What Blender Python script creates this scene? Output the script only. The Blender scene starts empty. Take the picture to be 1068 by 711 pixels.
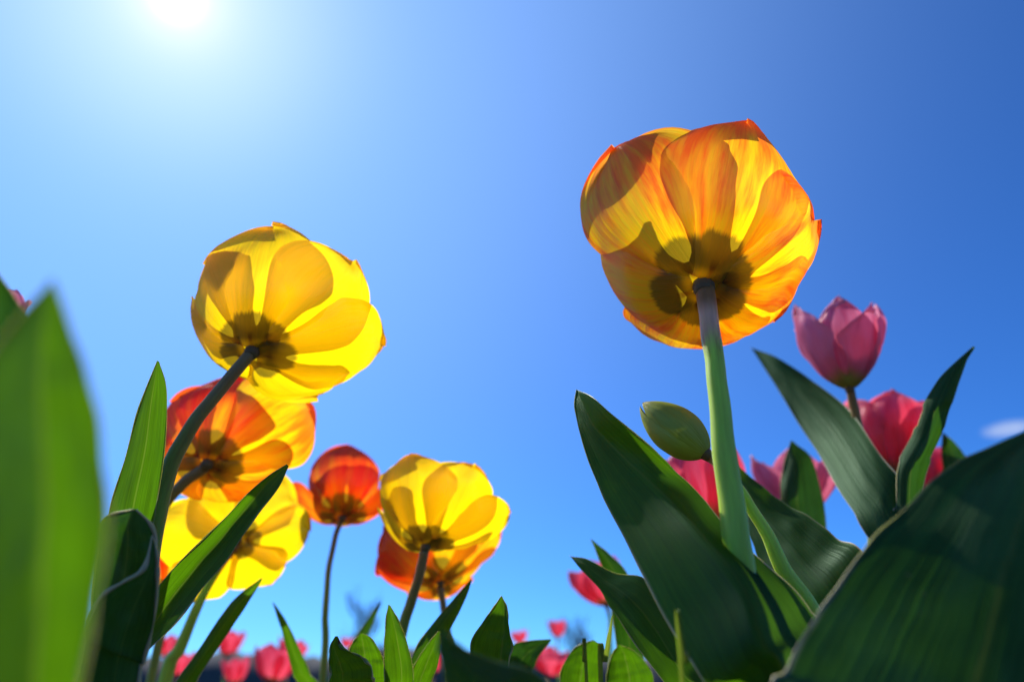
import bpy, math, random
from mathutils import Vector, Matrix, noise as mnoise
R = math.radians
scene = bpy.context.scene
COL = scene.collection

# ------------------------------------------------------------------ camera
CAM_H, PITCH, FPX = 0.22, R(27.0), 712.0          # photo pixels (1068 wide) per unit tangent
cam_d = bpy.data.cameras.new("camera")
cam = bpy.data.objects.new("camera", cam_d); COL.objects.link(cam)
cam.location = (0, 0, CAM_H); cam.rotation_euler = (R(90) + PITCH, 0, 0)
cam_d.sensor_width = 36; cam_d.lens = 24.0
cam_d.clip_start = 0.01; cam_d.clip_end = 8000
cam_d.dof.use_dof = True; cam_d.dof.focus_distance = 0.265; cam_d.dof.aperture_fstop = 6.3
scene.camera = cam
FWD = Vector((0, math.cos(PITCH), math.sin(PITCH)))
UP = Vector((0, -math.sin(PITCH), math.cos(PITCH)))
RT = Vector((1, 0, 0)); CAM = Vector((0, 0, CAM_H))
def at(px, py, d):
    return CAM + (RT * ((px - 534) / FPX) + UP * ((355.5 - py) / FPX) + FWD) * d

# ------------------------------------------------------------------ sky, sun, exposure
SUN = (RT * -0.490 + UP * 0.505 + FWD).normalized()
world = bpy.data.worlds.new("World"); scene.world = world; world.use_nodes = True
wn, wl = world.node_tree.nodes, world.node_tree.links
for n in list(wn): wn.remove(n)
def N(nodes, t, **kw):
    n = nodes.new(t)
    for k, v in kw.items(): setattr(n, k, v)
    return n
sky = N(wn, 'ShaderNodeTexSky', sky_type='NISHITA', sun_disc=False)
sky.sun_elevation = math.asin(SUN.z); sky.sun_rotation = math.atan2(SUN.x, SUN.y)
sky.altitude = 0; sky.air_density = 0.8; sky.dust_density = 0.0; sky.ozone_density = 8.0
EXPO = 0.36
BG = 0.12
bg = N(wn, 'ShaderNodeBackground'); bg.inputs['Strength'].default_value = BG
geo = N(wn, 'ShaderNodeTexCoord')
dot = N(wn, 'ShaderNodeVectorMath', operation='DOT_PRODUCT'); dot.inputs[1].default_value = SUN
wl.new(geo.outputs['Generated'], dot.inputs[0])
def wmath(op, a, b=None, clamp=False):
    n = N(wn, 'ShaderNodeMath', operation=op, use_clamp=clamp)
    for i, v in enumerate((a, b)):
        if v is None: continue
        if isinstance(v, (int, float)): n.inputs[i].default_value = v
        else: wl.new(v, n.inputs[i])
    return n.outputs[0]
dpos = wmath('MAXIMUM', dot.outputs['Value'], 0.0)
def wmix(mode, a, b):
    n = N(wn, 'ShaderNodeMixRGB', blend_type=mode); n.inputs[0].default_value = 1
    for i, v in ((1, a), (2, b)):
        if isinstance(v, tuple): n.inputs[i].default_value = (*v, 1)
        else: wl.new(v, n.inputs[i])
    return n.outputs[0]
KS = 2 ** -EXPO
acc = wmix('MULTIPLY', sky.outputs[0], (0.36 * KS, 0.84 * KS, 1.38 * KS))
# brightening of the sky round the sun: a wide, a middle and a tight lobe
for pw, colr in ((4.5, (0.29, 0.46, 0.68)), (70.0, (0.38, 0.33, 0.34)), (700.0, (0.36, 0.20, 0.14)), (6500.0, (2.5, 2.5, 2.5))):
    acc = wmix('ADD', acc, wmix('MULTIPLY', wmath('POWER', dpos, pw), tuple(c * KS / BG for c in colr)))
# one thin wisp of cloud low on the right
cdir = (at(1052, 447, 1) - CAM).normalized()
cu = cdir.cross(Vector((0, 0, 1))).normalized(); cv = cu.cross(cdir)
def wdot(v):
    n = N(wn, 'ShaderNodeVectorMath', operation='DOT_PRODUCT'); n.inputs[1].default_value = v
    wl.new(geo.outputs['Generated'], n.inputs[0]); return n.outputs['Value']
cx = wmath('DIVIDE', wdot(cu), 0.030); cy = wmath('DIVIDE', wdot(cv), 0.010)
cn = N(wn, 'ShaderNodeTexNoise'); cn.inputs['Scale'].default_value = 70; cn.inputs['Detail'].default_value = 4
wl.new(geo.outputs['Generated'], cn.inputs['Vector'])
cr = wmath('ADD', wmath('MULTIPLY', cx, cx), wmath('MULTIPLY', cy, cy))
cf = wmath('MULTIPLY', wmath('SUBTRACT', wmath('ADD', 0.75, wmath('MULTIPLY', cn.outputs['Fac'], 0.6)), cr, True),
           wmath('GREATER_THAN', wdot(cdir), 0.5))
cm = N(wn, 'ShaderNodeMixRGB'); wl.new(wmath('MULTIPLY', cf, 0.55), cm.inputs[0])
wl.new(acc, cm.inputs[1]); cm.inputs[2].default_value = (4.6, 5.2, 6.4, 1)
wl.new(cm.outputs[0], bg.inputs['Color'])
wo = N(wn, 'ShaderNodeOutputWorld'); wl.new(bg.outputs[0], wo.inputs['Surface'])

sun_d = bpy.data.lights.new("sun", 'SUN'); sun_d.energy = 4.6; sun_d.angle = R(0.53); sun_d.color = (1.0, 0.96, 0.88)
sun_o = bpy.data.objects.new("sun", sun_d); COL.objects.link(sun_o)
sun_o.rotation_euler = SUN.to_track_quat('Z', 'Y').to_euler(); sun_o.location = SUN * 50

scene.view_settings.view_transform = 'Standard'; scene.view_settings.look = 'None'
scene.view_settings.exposure = EXPO; scene.view_settings.gamma = 1.0; scene.view_settings.use_curve_mapping = False
scene.render.engine = 'CYCLES'
cy_ = scene.cycles
cy_.max_bounces = 12; cy_.diffuse_bounces = 8; cy_.glossy_bounces = 4; cy_.transmission_bounces = 8
cy_.sample_clamp_indirect = 6; cy_.use_denoising = True; cy_.caustics_reflective = False

# ------------------------------------------------------------------ material helpers
class NT:
    def __init__(s, name):
        s.m = bpy.data.materials.new(name); s.m.use_nodes = True
        s.t = s.m.node_tree
        for n in list(s.t.nodes): s.t.nodes.remove(n)
        s.out = s.new('ShaderNodeOutputMaterial')
    def new(s, t, **kw):
        n = s.t.nodes.new(t)
        for k, v in kw.items(): setattr(n, k, v)
        return n
    def put(s, v, sock):
        if isinstance(v, bpy.types.NodeSocket): s.t.links.new(v, sock)
        elif isinstance(v, tuple) and len(v) == 3 and sock.type == 'RGBA': sock.default_value = (*v, 1)
        else: sock.default_value = v
    def math(s, op, a, b=0.0, clamp=False):
        n = s.new('ShaderNodeMath', operation=op, use_clamp=clamp); s.put(a, n.inputs[0]); s.put(b, n.inputs[1]); return n.outputs[0]
    def mix(s, f, a, b, mode='MIX'):
        n = s.new('ShaderNodeMixRGB', blend_type=mode); s.put(f, n.inputs[0]); s.put(a, n.inputs[1]); s.put(b, n.inputs[2]); return n.outputs[0]
    def ramp(s, v, lo, hi, smooth=True):
        n = s.new('ShaderNodeMapRange', interpolation_type='SMOOTHSTEP' if smooth else 'LINEAR')
        s.put(v, n.inputs['Value']); n.inputs['From Min'].default_value = lo; n.inputs['From Max'].default_value = hi; return n.outputs[0]
    def noise(s, vec, scale=1.0, detail=3.0, rough=0.5):
        n = s.new('ShaderNodeTexNoise'); s.put(vec, n.inputs['Vector'])
        n.inputs['Scale'].default_value = scale; n.inputs['Detail'].default_value = detail; n.inputs['Roughness'].default_value = rough
        return n.outputs['Fac']
    def uv(s):
        n = s.new('ShaderNodeUVMap'); n.uv_map = 'UVMap'
        sp = s.new('ShaderNodeSeparateXYZ'); s.t.links.new(n.outputs[0], sp.inputs[0])
        return sp.outputs[0], sp.outputs[1]
    def vec(s, x, y, z):
        n = s.new('ShaderNodeCombineXYZ')
        for i, v in enumerate((x, y, z)): s.put(v, n.inputs[i])
        return n.outputs[0]
    def rnd(s):
        return s.new('ShaderNodeObjectInfo').outputs['Random']
    def sheet(s, cd, ct, ftrans, rough, gloss, bump=None, bstr=0.2, gcol=(1, 1, 1), gmax=0.03):
        """thin living tissue: diffuse + translucent + a waxy reflection"""
        d = s.new('ShaderNodeBsdfDiffuse'); t = s.new('ShaderNodeBsdfTranslucent'); g = s.new('ShaderNodeBsdfGlossy')
        s.put(cd, d.inputs['Color']); s.put(ct, t.inputs['Color']); s.put(gcol, g.inputs['Color']); s.put(rough, g.inputs['Roughness'])
        if bump is not None:
            b = s.new('ShaderNodeBump'); b.inputs['Strength'].default_value = bstr; b.inputs['Distance'].default_value = 0.001
            s.put(bump, b.inputs['Height'])
            for n in (d, t, g): s.t.links.new(b.outputs[0], n.inputs['Normal'])
        m = s.new('ShaderNodeMixShader'); s.put(ftrans, m.inputs[0])
        s.t.links.new(d.outputs[0], m.inputs[1]); s.t.links.new(t.outputs[0], m.inputs[2])
        lw = s.new('ShaderNodeFresnel'); lw.inputs['IOR'].default_value = 1.42
        f = s.math('MINIMUM', s.math('MULTIPLY', lw.outputs[0], gloss), gmax)
        m2 = s.new('ShaderNodeMixShader'); s.put(f, m2.inputs[0])
        s.t.links.new(m.outputs[0], m2.inputs[1]); s.t.links.new(g.outputs[0], m2.inputs[2])
        s.t.links.new(m2.outputs[0], s.out.inputs['Surface'])
        return s.m

def petal_mat(name, base, flame, tip, bias, kv, ks, blotch=0.27, bcol=(0.20, 0.15, 0.006), ftrans=0.88, outer=None, base2=None, gloss=0.9, contrast=3.2, basal=None):
    s = NT(name); u, v = s.uv(); r = s.rnd()
    sx = s.math('MULTIPLY', s.math('SUBTRACT', u, 0.5), 2.0); ax = s.math('ABSOLUTE', sx)
    r10 = s.math('MULTIPLY', r, 37.0)
    st = s.noise(s.vec(s.math('MULTIPLY', u, 11.0), s.math('MULTIPLY', v, 1.6), r10), 1.0, 5.0, 0.6)
    fine = s.noise(s.vec(s.math('MULTIPLY', u, 46.0), s.math('MULTIPLY', v, 2.2), r10), 1.0, 3.0, 0.6)
    big = s.noise(s.vec(s.math('MULTIPLY', u, 2.5), s.math('MULTIPLY', v, 1.8), s.math('ADD', r10, 5.0)), 1.0, 2.0)
    fl = s.math('MULTIPLY', s.math('SUBTRACT', st, 0.5), contrast)
    fl = s.math('ADD', fl, s.math('MULTIPLY', s.math('SUBTRACT', big, 0.5), 1.6))
    fl = s.math('ADD', fl, s.math('MULTIPLY', s.math('SUBTRACT', fine, 0.5), 1.0))
    fl = s.math('ADD', fl, s.math('ADD', bias, s.math('MULTIPLY', v, kv)))
    fl = s.math('SUBTRACT', fl, s.math('MULTIPLY', ax, ks), True)
    c = s.mix(fl, base2 and s.mix(s.ramp(v, 0.2, 0.9), base, base2) or base, flame)
    c = s.mix(s.math('MULTIPLY', s.ramp(v, 0.80, 1.0), 0.75), c, tip)
    vein = s.ramp(fine, 0.30, 0.62); c = s.mix(s.math('MULTIPLY', s.math('SUBTRACT', 1.0, vein), 0.36), c, flame)
    mid = s.math('SUBTRACT', 1.0, s.ramp(ax, 0.0, 0.05)); c = s.mix(s.math('MULTIPLY', mid, 0.25), c, flame)
    if basal is not None:
        c = s.mix(s.math('SUBTRACT', 1.0, s.ramp(v, 0.06, 0.26)), c, basal)
    if blotch:
        dv = s.math('DIVIDE', v, blotch); dx = s.math('MULTIPLY', s.math('SUBTRACT', ax, 0.10), 1.85)
        dist = s.math('SQRT', s.math('ADD', s.math('POWER', dv, 3.0), s.math('MULTIPLY', dx, dx)))
        dist = s.math('ADD', dist, s.math('MULTIPLY', s.math('SUBTRACT', st, 0.5), 0.30))
        dist = s.math('ADD', dist, s.math('MULTIPLY', s.math('SUBTRACT', fine, 0.5), 0.35))
        b = s.math('SUBTRACT', 1.0, s.ramp(dist, 0.84, 1.05))
        bc = s.mix(s.math('MAXIMUM', s.ramp(ax, 0.02, 0.10), s.ramp(v, 0.05, 0.13)), (0.06, 0.012, 0.003), bcol)
        c = s.mix(s.math('MULTIPLY', s.math('MULTIPLY', b, 0.94), s.math('ADD', 0.45, s.math('MULTIPLY', s.ramp(v, 0.02, 0.08), 0.55))), c, bc)
    # thicker, less clear tissue down the middle of the petal and between the veins
    th = s.math('MULTIPLY', s.math('SUBTRACT', 1.0, s.ramp(ax, 0.0, 0.75)), s.math('SUBTRACT', 1.0, s.math('MULTIPLY', v, 0.7)))
    th = s.math('SUBTRACT', 1.04, s.math('ADD', s.math('MULTIPLY', th, 0.22), s.math('MULTIPLY', s.math('SUBTRACT', fine, 0.5), 0.45)))
    th = s.math('SUBTRACT', th, s.math('MULTIPLY', s.math('SUBTRACT', big, 0.5), 0.35))
    c = s.mix(1.0, c, s.vec(th, th, th), 'MULTIPLY')
    cd = c
    if outer is not None:
        g = s.new('ShaderNodeNewGeometry')
        cd = s.mix(s.math('MULTIPLY', s.math('ADD', 0.15, s.math('MULTIPLY', s.ramp(ax, 0.45, 1.0), 0.5)), s.ramp(v, 0.15, 0.5)), c, outer)
    return s.sheet(cd, c, ftrans, 0.38, gloss, s.math('ADD', fine, s.math('MULTIPLY', st, 2.0)), 0.35)

M = {}
M['yellow'] = petal_mat('petal_yellow', (0.98, 0.70, 0.002), (0.96, 0.52, 0.002), (0.92, 0.56, 0.01), -0.65, 0.20, 0.1, 0.26, outer=(0.85, 0.62, 0.10))
M['flamed'] = petal_mat('petal_yellow_flamed', (0.98, 0.70, 0.002), (0.96, 0.20, 0.004), (0.85, 0.24, 0.03), -0.42, 1.25, 0.10, 0.27, contrast=4.6, outer=(0.92, 0.40, 0.16))
M['orange'] = petal_mat('petal_orange', (0.96, 0.54, 0.003), (0.95, 0.15, 0.006), (0.85, 0.20, 0.02), -0.02, 0.45, 0.25, 0.30, outer=(0.80, 0.25, 0.12))
M['redorange'] = petal_mat('petal_red_orange', (0.96, 0.46, 0.003), (0.97, 0.115, 0.008), (0.75, 0.06, 0.01), 0.10, 1.3, 0.1, 0.30, outer=(0.80, 0.14, 0.06))
M['pink'] = petal_mat('petal_pink', (0.86, 0.24, 0.36), (0.58, 0.035, 0.11), (0.90, 0.42, 0.50), 0.35, 0.1, 0.9, 0, outer=(0.84, 0.34, 0.48), ftrans=0.42, basal=(0.42, 0.40, 0.06))
M['rosered'] = petal_mat('petal_rose_red', (0.92, 0.12, 0.19), (0.82, 0.018, 0.06), (0.92, 0.28, 0.34), 0.45, 0.1, 0.7, 0, outer=(0.85, 0.22, 0.30), ftrans=0.60, basal=(0.55, 0.25, 0.10))
M['bud'] = petal_mat('petal_bud_green', (0.36, 0.42, 0.045), (0.26, 0.31, 0.03), (0.38, 0.24, 0.08), -0.1, 0.0, 0.0, 0, outer=(0.46, 0.54, 0.12), ftrans=0.07)

def leaf_mat(name, cd, ct, rim, ftr=0.55, gloss=0.35, rough=0.42, bloom=(0.024, 0.066, 0.024)):
    s = NT(name); u, v = s.uv(); r = s.math('MULTIPLY', s.rnd(), 53.0)
    ax = s.math('ABSOLUTE', s.math('MULTIPLY', s.math('SUBTRACT', u, 0.5), 2.0))
    st = s.noise(s.vec(s.math('MULTIPLY', u, 60.0), s.math('MULTIPLY', v, 1.2), r), 1.0, 3.0, 0.6)
    st2 = s.noise(s.vec(s.math('MULTIPLY', u, 20.0), s.math('MULTIPLY', v, 3.0), r), 1.0, 3.0, 0.6)
    big = s.noise(s.vec(s.math('MULTIPLY', u, 3.0), s.math('MULTIPLY', v, 5.0), r), 1.0, 4.0, 0.6)
    var = s.math('ADD', s.math('MULTIPLY', s.math('SUBTRACT', st, 0.5), 1.1), s.math('MULTIPLY', s.math('SUBTRACT', st2, 0.5), 0.7))
    var = s.math('ADD', 1.0, s.math('ADD', var, s.math('MULTIPLY', s.math('SUBTRACT', big, 0.5), 0.7)))
    d = s.mix(1.0, cd, s.vec(var, var, var), 'MULTIPLY'); t = s.mix(1.0, ct, s.vec(var, var, var), 'MULTIPLY')
    # grey waxy bloom, rubbed off in places
    d = s.mix(s.math('MULTIPLY', s.ramp(big, 0.40, 0.70), 0.38), d, bloom)
    sp = s.ramp(s.noise(s.vec(s.math('MULTIPLY', u, 26.0), s.math('MULTIPLY', v, 60.0), s.math('ADD', r, 3.0)), 1.0, 2.0), 0.72, 0.78)
    d = s.mix(s.math('MULTIPLY', sp, 0.5), d, (0.16, 0.15, 0.07)); t = s.mix(s.math('MULTIPLY', sp, 0.4), t, (0.12, 0.11, 0.02))
    mid = s.math('SUBTRACT', 1.0, s.ramp(ax, 0.0, 0.06)); t = s.mix(s.math('MULTIPLY', mid, 0.35), t, (0.30, 0.42, 0.06))
    e = s.math('MULTIPLY', s.ramp(ax, 0.962, 0.995), s.ramp(big, 0.30, 0.65)); d = s.mix(e, d, rim); t = s.mix(s.math('MULTIPLY', e, 0.8), t, rim)
    return s.sheet(d, t, ftr, rough, gloss, s.math('ADD', st, st2), 0.30, gcol=(0.75, 1.0, 0.80), gmax=0.018)
M['leaf'] = leaf_mat('tulip_leaf', (0.017, 0.054, 0.009), (0.088, 0.240, 0.002), (0.45, 0.42, 0.22))
M['leaf_thick'] = leaf_mat('tulip_leaf_glaucous', (0.020, 0.066, 0.013), (0.040, 0.135, 0.004), (0.42, 0.40, 0.24), 0.40, 0.4, 0.5, (0.085, 0.155, 0.075))
def plain(name, col, rough=0.5, sub=0.0, col2=None, gradient=None, mid=None):
    s = NT(name); p = s.new('ShaderNodeBsdfPrincipled')
    u, v = s.uv(); c = col
    nz = s.noise(s.vec(s.math('MULTIPLY', u, 14.0), s.math('MULTIPLY', v, 9.0), s.math('MULTIPLY', s.rnd(), 31.0)), 1.0, 4.0, 0.6)
    if col2 is not None:
        c = s.mix(s.ramp(s.math('ADD', v, s.math('MULTIPLY', s.math('SUBTRACT', nz, 0.5), 0.3)), gradient[0], gradient[1]), col, col2)
    if mid is not None:
        w_ = s.math('MULTIPLY', s.ramp(v, mid[1] - 0.05, mid[1]), s.math('SUBTRACT', 1.0, s.ramp(v, mid[1], mid[1] + 0.10)))
        c = s.mix(w_, c, mid[0])
    k = s.math('ADD', 0.65, s.math('MULTIPLY', nz, 0.7)); c = s.mix(1.0, c, s.vec(k, k, k), 'MULTIPLY')
    s.put(c, p.inputs['Base Color']); p.inputs['Roughness'].default_value = rough; p.inputs['Specular IOR Level'].default_value = 0.22
    if sub:
        p.inputs['Subsurface Weight'].default_value = sub; p.inputs['Subsurface Radius'].default_value = (1.0, 1.0, 0.25); p.inputs['Subsurface Scale'].default_value = 0.006
    s.t.links.new(p.outputs[0], s.out.inputs['Surface']); return s.m
# v runs 0 at the flower to 1 at the ground
M['stem'] = plain('stem_green', (0.34, 0.15, 0.05), 0.45, 0.8, (0.42, 0.60, 0.08), (0.07, 0.19), ((0.72, 0.42, 0.26), 0.085))
M['stem_dark'] = plain('stem_bronze', (0.30, 0.19, 0.075), 0.45, 0.5, (0.26, 0.34, 0.06), (0.10, 0.55))
M['receptacle'] = plain('receptacle', (0.16, 0.10, 0.04), 0.5, 0.3)
M['rim'] = plain('leaf_rim', (0.10, 0.16, 0.04), 0.4, 0.3, (0.46, 0.40, 0.22), (0.35, 0.6))
M['rim_pale'] = plain('pale_leaf_rim', (0.40, 0.33, 0.20), 0.5, 0.3)
M['rim_dry'] = plain('dry_leaf_tip', (0.10, 0.035, 0.022), 0.7)
M['grass'] = leaf_mat('grass', (0.10, 0.16, 0.03), (0.25, 0.35, 0.03), (0.3, 0.36, 0.1))

# ------------------------------------------------------------------ object helpers
def tag(o, label, cat, group=None, kind=None):
    o['label'] = label
    if cat: o['category'] = cat
    if group: o['group'] = group
    if kind: o['kind'] = kind
    return o
def empty(name, loc, label, cat, group=None):
    o = bpy.data.objects.new(name, None); COL.objects.link(o); o.location = loc; o.empty_display_size = 0.02
    return tag(o, label, cat, group)
def mesh_obj(name, verts, faces, uvs, mats, parent=None, origin=None, fmat=None, label=None):
    """verts in world space (origin given) or local space; one UV per vertex"""
    me = bpy.data.meshes.new(name)
    if origin is not None: verts = [Vector(v) - origin for v in verts]
    me.from_pydata([tuple(v) for v in verts], [], faces); me.update()
    uvl = me.uv_layers.new(name='UVMap')
    for lp in me.loops: uvl.data[lp.index].uv = uvs[lp.vertex_index]
    for m in (mats if isinstance(mats, (list, tuple)) else [mats]): me.materials.append(m)
    for i, p in enumerate(me.polygons):
        p.use_smooth = True
        if fmat: p.material_index = fmat[i]
    o = bpy.data.objects.new(name, me); COL.objects.link(o)
    if parent is not None: o.parent = parent
    elif origin is not None: o.location = origin
    if label: o['label'] = label
    return o
def catmull(pts, n):
    """n+1 samples through pts (Vectors of any size), even in point index"""
    out = []; m = len(pts) - 1
    for i in range(n + 1):
        f = i / n * m; k = min(int(f), m - 1); t = f - k
        p1, p2 = pts[k], pts[k + 1]
        p0 = pts[k - 1] if k > 0 else p1 * 2 - p2
        p3 = pts[k + 2] if k + 2 <= m else p2 * 2 - p1
        out.append(0.5 * ((p1 * 2) + (p2 - p0) * t + (p0 * 2 - p1 * 5 + p2 * 4 - p3) * t * t + (p1 * 3 - p0 - p2 * 3 + p3) * t ** 3))
    return out
def tube_into(V, F, U, path, radii, sides=10, cap=True):
    b = len(V); n = len(path); prev = None
    for i, p in enumerate(path):
        t = (path[min(i + 1, n - 1)] - path[max(i - 1, 0)])
        t = t.normalized() if t.length > 1e-9 else Vector((0, 0, 1))
        if prev is None:
            a = t.cross(Vector((0.3, 1, 0.2))).normalized()
        else:
            a = (prev - t * prev.dot(t)).normalized()
        prev = a; c = t.cross(a)
        for k in range(sides):
            an = 2 * math.pi * k / sides
            V.append(p + (a * math.cos(an) + c * math.sin(an)) * radii[i]); U.append((k / sides, i / (n - 1)))
    for i in range(n - 1):
        for k in range(sides):
            k2 = (k + 1) % sides
            F.append((b + i * sides + k, b + i * sides + k2, b + (i + 1) * sides + k2, b + (i + 1) * sides + k))
    if cap:
        F.append(tuple(b + k for k in reversed(range(sides)))); F.append(tuple(b + (n - 1) * sides + k for k in range(sides)))
def ground_of(px, py, d):
    p = at(px, py, d); return Vector((p.x, p.y, 0))

def make_stem(root, stations, mat, n=40):
    """stations: (px, py, depth, radius mm) from the flower down; ends at the plant's base in the soil"""
    base = root.location
    pts = [at(x, y, d) for x, y, d, r in stations]; rad = [r / 1000 for *_, r in stations]
    last = pts[-1]; pts += [last.lerp(base, 0.5) + Vector((0, 0, 0.004)), base + Vector((0, 0, -0.01))]; rad += [rad[-1] * 1.03, rad[-1] * 1.05]
    p4 = catmull([Vector((p.x, p.y, p.z, r)) for p, r in zip(pts, rad)], n)
    V, F, U = [], [], []
    path = [p.to_3d() + Vector((mnoise.noise(Vector((i * .21, base.x * 40, 1))), mnoise.noise(Vector((i * .21, base.x * 40, 7))), 0)) * 0.0006 * min(1, i / 6) for i, p in enumerate(p4)]
    tube_into(V, F, U, path, [max(p[3], 0.0004) * (1 + .06 * mnoise.noise(Vector((i * .3, base.y * 30, 2)))) for i, p in enumerate(p4)], 14)
    return mesh_obj('stem', V, F, U, mat, root, base)

def make_leaf(root, stations, mat, seed=0, keel=0.3, wave=0.0012, n=64, m=18, name='leaf', bw=9.0, label=None, tags=None, rim=True, rimr=0.00038, ground=None, dry=None, rimmat='rim', rimvar=1.0):
    """stations from the tip down: (left x, left y, right x, right y, depth, left depth offset mm, right depth offset mm, mid fraction)"""
    base = Vector(ground) if ground is not None else root.location.copy()
    Ls, Ms, Rs = [], [], []
    for st in stations:
        lx, ly, rx, ry, d, dl, dr = st[:7]; f = st[7] if len(st) > 7 else 0.5
        Ls.append(at(lx, ly, d + dl / 1000)); Rs.append(at(rx, ry, d + dr / 1000)); Ms.append(at(lx + (rx - lx) * f, ly + (ry - ly) * f, d))
    # on down to the soil, narrowing to the sheath round the stem
    lo = Ms[-1]; side = (Rs[-1] - Ls[-1]); side = side.normalized() * bw / 1000
    for k, w in ((0.5, 1.5), (1.0, 1.0)):
        p = lo.lerp(base, k) + (Vector((0, 0, -0.01)) if k == 1 else Vector())
        Ls.append(p - side * w); Rs.append(p + side * w); Ms.append(p + (Vector((0, 1, 0)) * 0.004))
    L, Mi, Rr = catmull(Ls, n), catmull(Ms, n), catmull(Rs, n)
    V, F, U, FM = [], [], [], []
    for i in range(n + 1):
        v = i / n
        nrm = (Rr[i] - Ls[0]).cross(Mi[min(i + 1, n)] - Mi[max(i - 1, 0)]) if i else Vector((0, 1, 0))
        nrm = nrm.normalized() if nrm.length > 1e-9 else Vector((0, 1, 0))
        wl_ = (Rr[i] - L[i]).length
        for j in range(m + 1):
            s = -1 + 2 * j / m
            q = L[i] * (0.5 * s * (s - 1)) + Mi[i] * (1 - s * s) + Rr[i] * (0.5 * s * (s + 1))
            l = Mi[i].lerp(L[i], -s) if s < 0 else Mi[i].lerp(Rr[i], s)
            p = q.lerp(l, keel)
            a = min(1.0, wl_ / 0.02)
            nz = mnoise.noise(Vector((s * 0.9 + seed * 7.3, v * 6.0, seed))) * (0.35 + 0.65 * abs(s)) + 0.35 * mnoise.noise(Vector((s * 2.5, v * 15.0, seed + 9.0)))
            V.append(p + nrm * (wave * nz * a * 1.6)); U.append((j / m, v))
    for i in range(n):
        for j in range(m):
            a = i * (m + 1) + j
            F.append((a, a + 1, a + m + 2, a + m + 1)); FM.append(0)
    mats = [mat]
    if rim:
        mats = [mat, M[rimmat]] + ([dry] if dry else [])
        for j in (0, m):
            path = [V[i * (m + 1) + j] for i in range(n + 1)]
            k = len(F); tube_into(V, F, U, path, [rimr * min(1, 0.35 + 6 * i / n) * max(0.12, (0.55 if rimvar else 1.0) + 1.1 * rimvar * mnoise.noise(Vector((i * 0.16, seed * 2.1 + j, 3.0)))) for i in range(n + 1)], 6)
            nn = len(F) - k
            FM += [2 if (dry and q < nn * 0.10) else 1 for q in range(nn)]
    if root is None:
        o = mesh_obj(name, V, F, U, mats, None, base, FM)
        tag(o, *tags)
    else:
        o = mesh_obj(name, V, F, U, mats, root, root.location, FM, label)
    return o

def petal_mesh(L, W, a0, a1, p, rc, seed, r0=0.0035, z0=0.0, tipw=2.3, wtop=0.62, wave=0.0016, curl=0.0, point=0.05, nt=34, ns=22, basew=0.28, dent=0.0):
    if basew < .3: basew = .38
    """returns verts (petal along +x, axis +z), faces, uvs"""
    prof = []; r, z = r0, z0; N_ = 200
    for k in range(N_ + 1):
        t = k / N_
        al = a0 + (a1 - a0) * (t ** p) + curl * max(0, (t - 0.72) / 0.28) ** 2
        prof.append((r, z, al)); r += math.cos(al) * L / N_; z += math.sin(al) * L / N_
    rmax = max(q[0] for q in prof)
    V, F, U = [], [], []
    for i in range(nt + 1):
        tt = i / nt; ti = 1 - (1 - tt) ** 1.35
        for j in range(ns + 1):
            s = -1 + 2 * j / ns
            rag = 1 + 0.016 * ti * ti * (mnoise.noise(Vector((s * 2.3 + seed * 2.9, seed * 1.3, 6.0))) + 0.5 * mnoise.noise(Vector((s * 6.0, seed * 3.1, 2.0))))
            t = ti * rag * (1 - point * s * s * ti + dent * max(0, 1 - abs(s) * 4) * ti * -1)
            k = max(0, min(N_, t * N_)); k0 = min(int(k), N_ - 1); f = k - k0
            pr = [prof[k0][q] * (1 - f) + prof[k0 + 1][q] * f for q in range(3)]
            up = min(1, ti / wtop); sm = up * up * (3 - 2 * up)
            w = basew + (1 - basew) * sm
            if ti > wtop: w *= max(0.0, 1 - ((ti - wtop) / (1 - wtop)) ** tipw) ** 0.5
            w *= W * 0.5
            x = s * w; Rc = max(pr[0] * rc, 0.35 * W * 0.5, rmax * 0.22)
            an = x / Rc; sa, ca = math.sin(an), 1 - math.cos(an)
            nx, nz_ = -math.sin(pr[2]), math.cos(pr[2])
            e = (0.25 + 0.75 * abs(s)) * ti
            dsp = wave * e * (mnoise.noise(Vector((s * 1.3 + seed * 3.7, ti * 2.6, seed * 1.9))) * 1.6 + 0.6 * mnoise.noise(Vector((s * 3.1, ti * 6.0 + seed, 4.2))))
            rim_ = max(abs(s) ** 4 * min(1, ti * 2), ((ti - .75) / .25) ** 2 if ti > .75 else 0)
            dsp += wave * 0.24 * rim_ * mnoise.noise(Vector((s * 5.0 + seed * 1.7, ti * 8.0, seed * 0.7)))
            dsp -= 0.0007 * math.exp(-(s / 0.10) ** 2) * ti * (1 - ti)      # shallow midrib groove, seen from outside as a ridge
            V.append(Vector((pr[0] + nx * (Rc * ca + dsp), Rc * sa, pr[1] + nz_ * (Rc * ca + dsp)))); U.append((j / ns, t))
    for i in range(nt):
        for j in range(ns):
            a = i * (ns + 1) + j
            F.append((a, a + 1, a + ns + 2, a + ns + 1))
    return V, F, U

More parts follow.
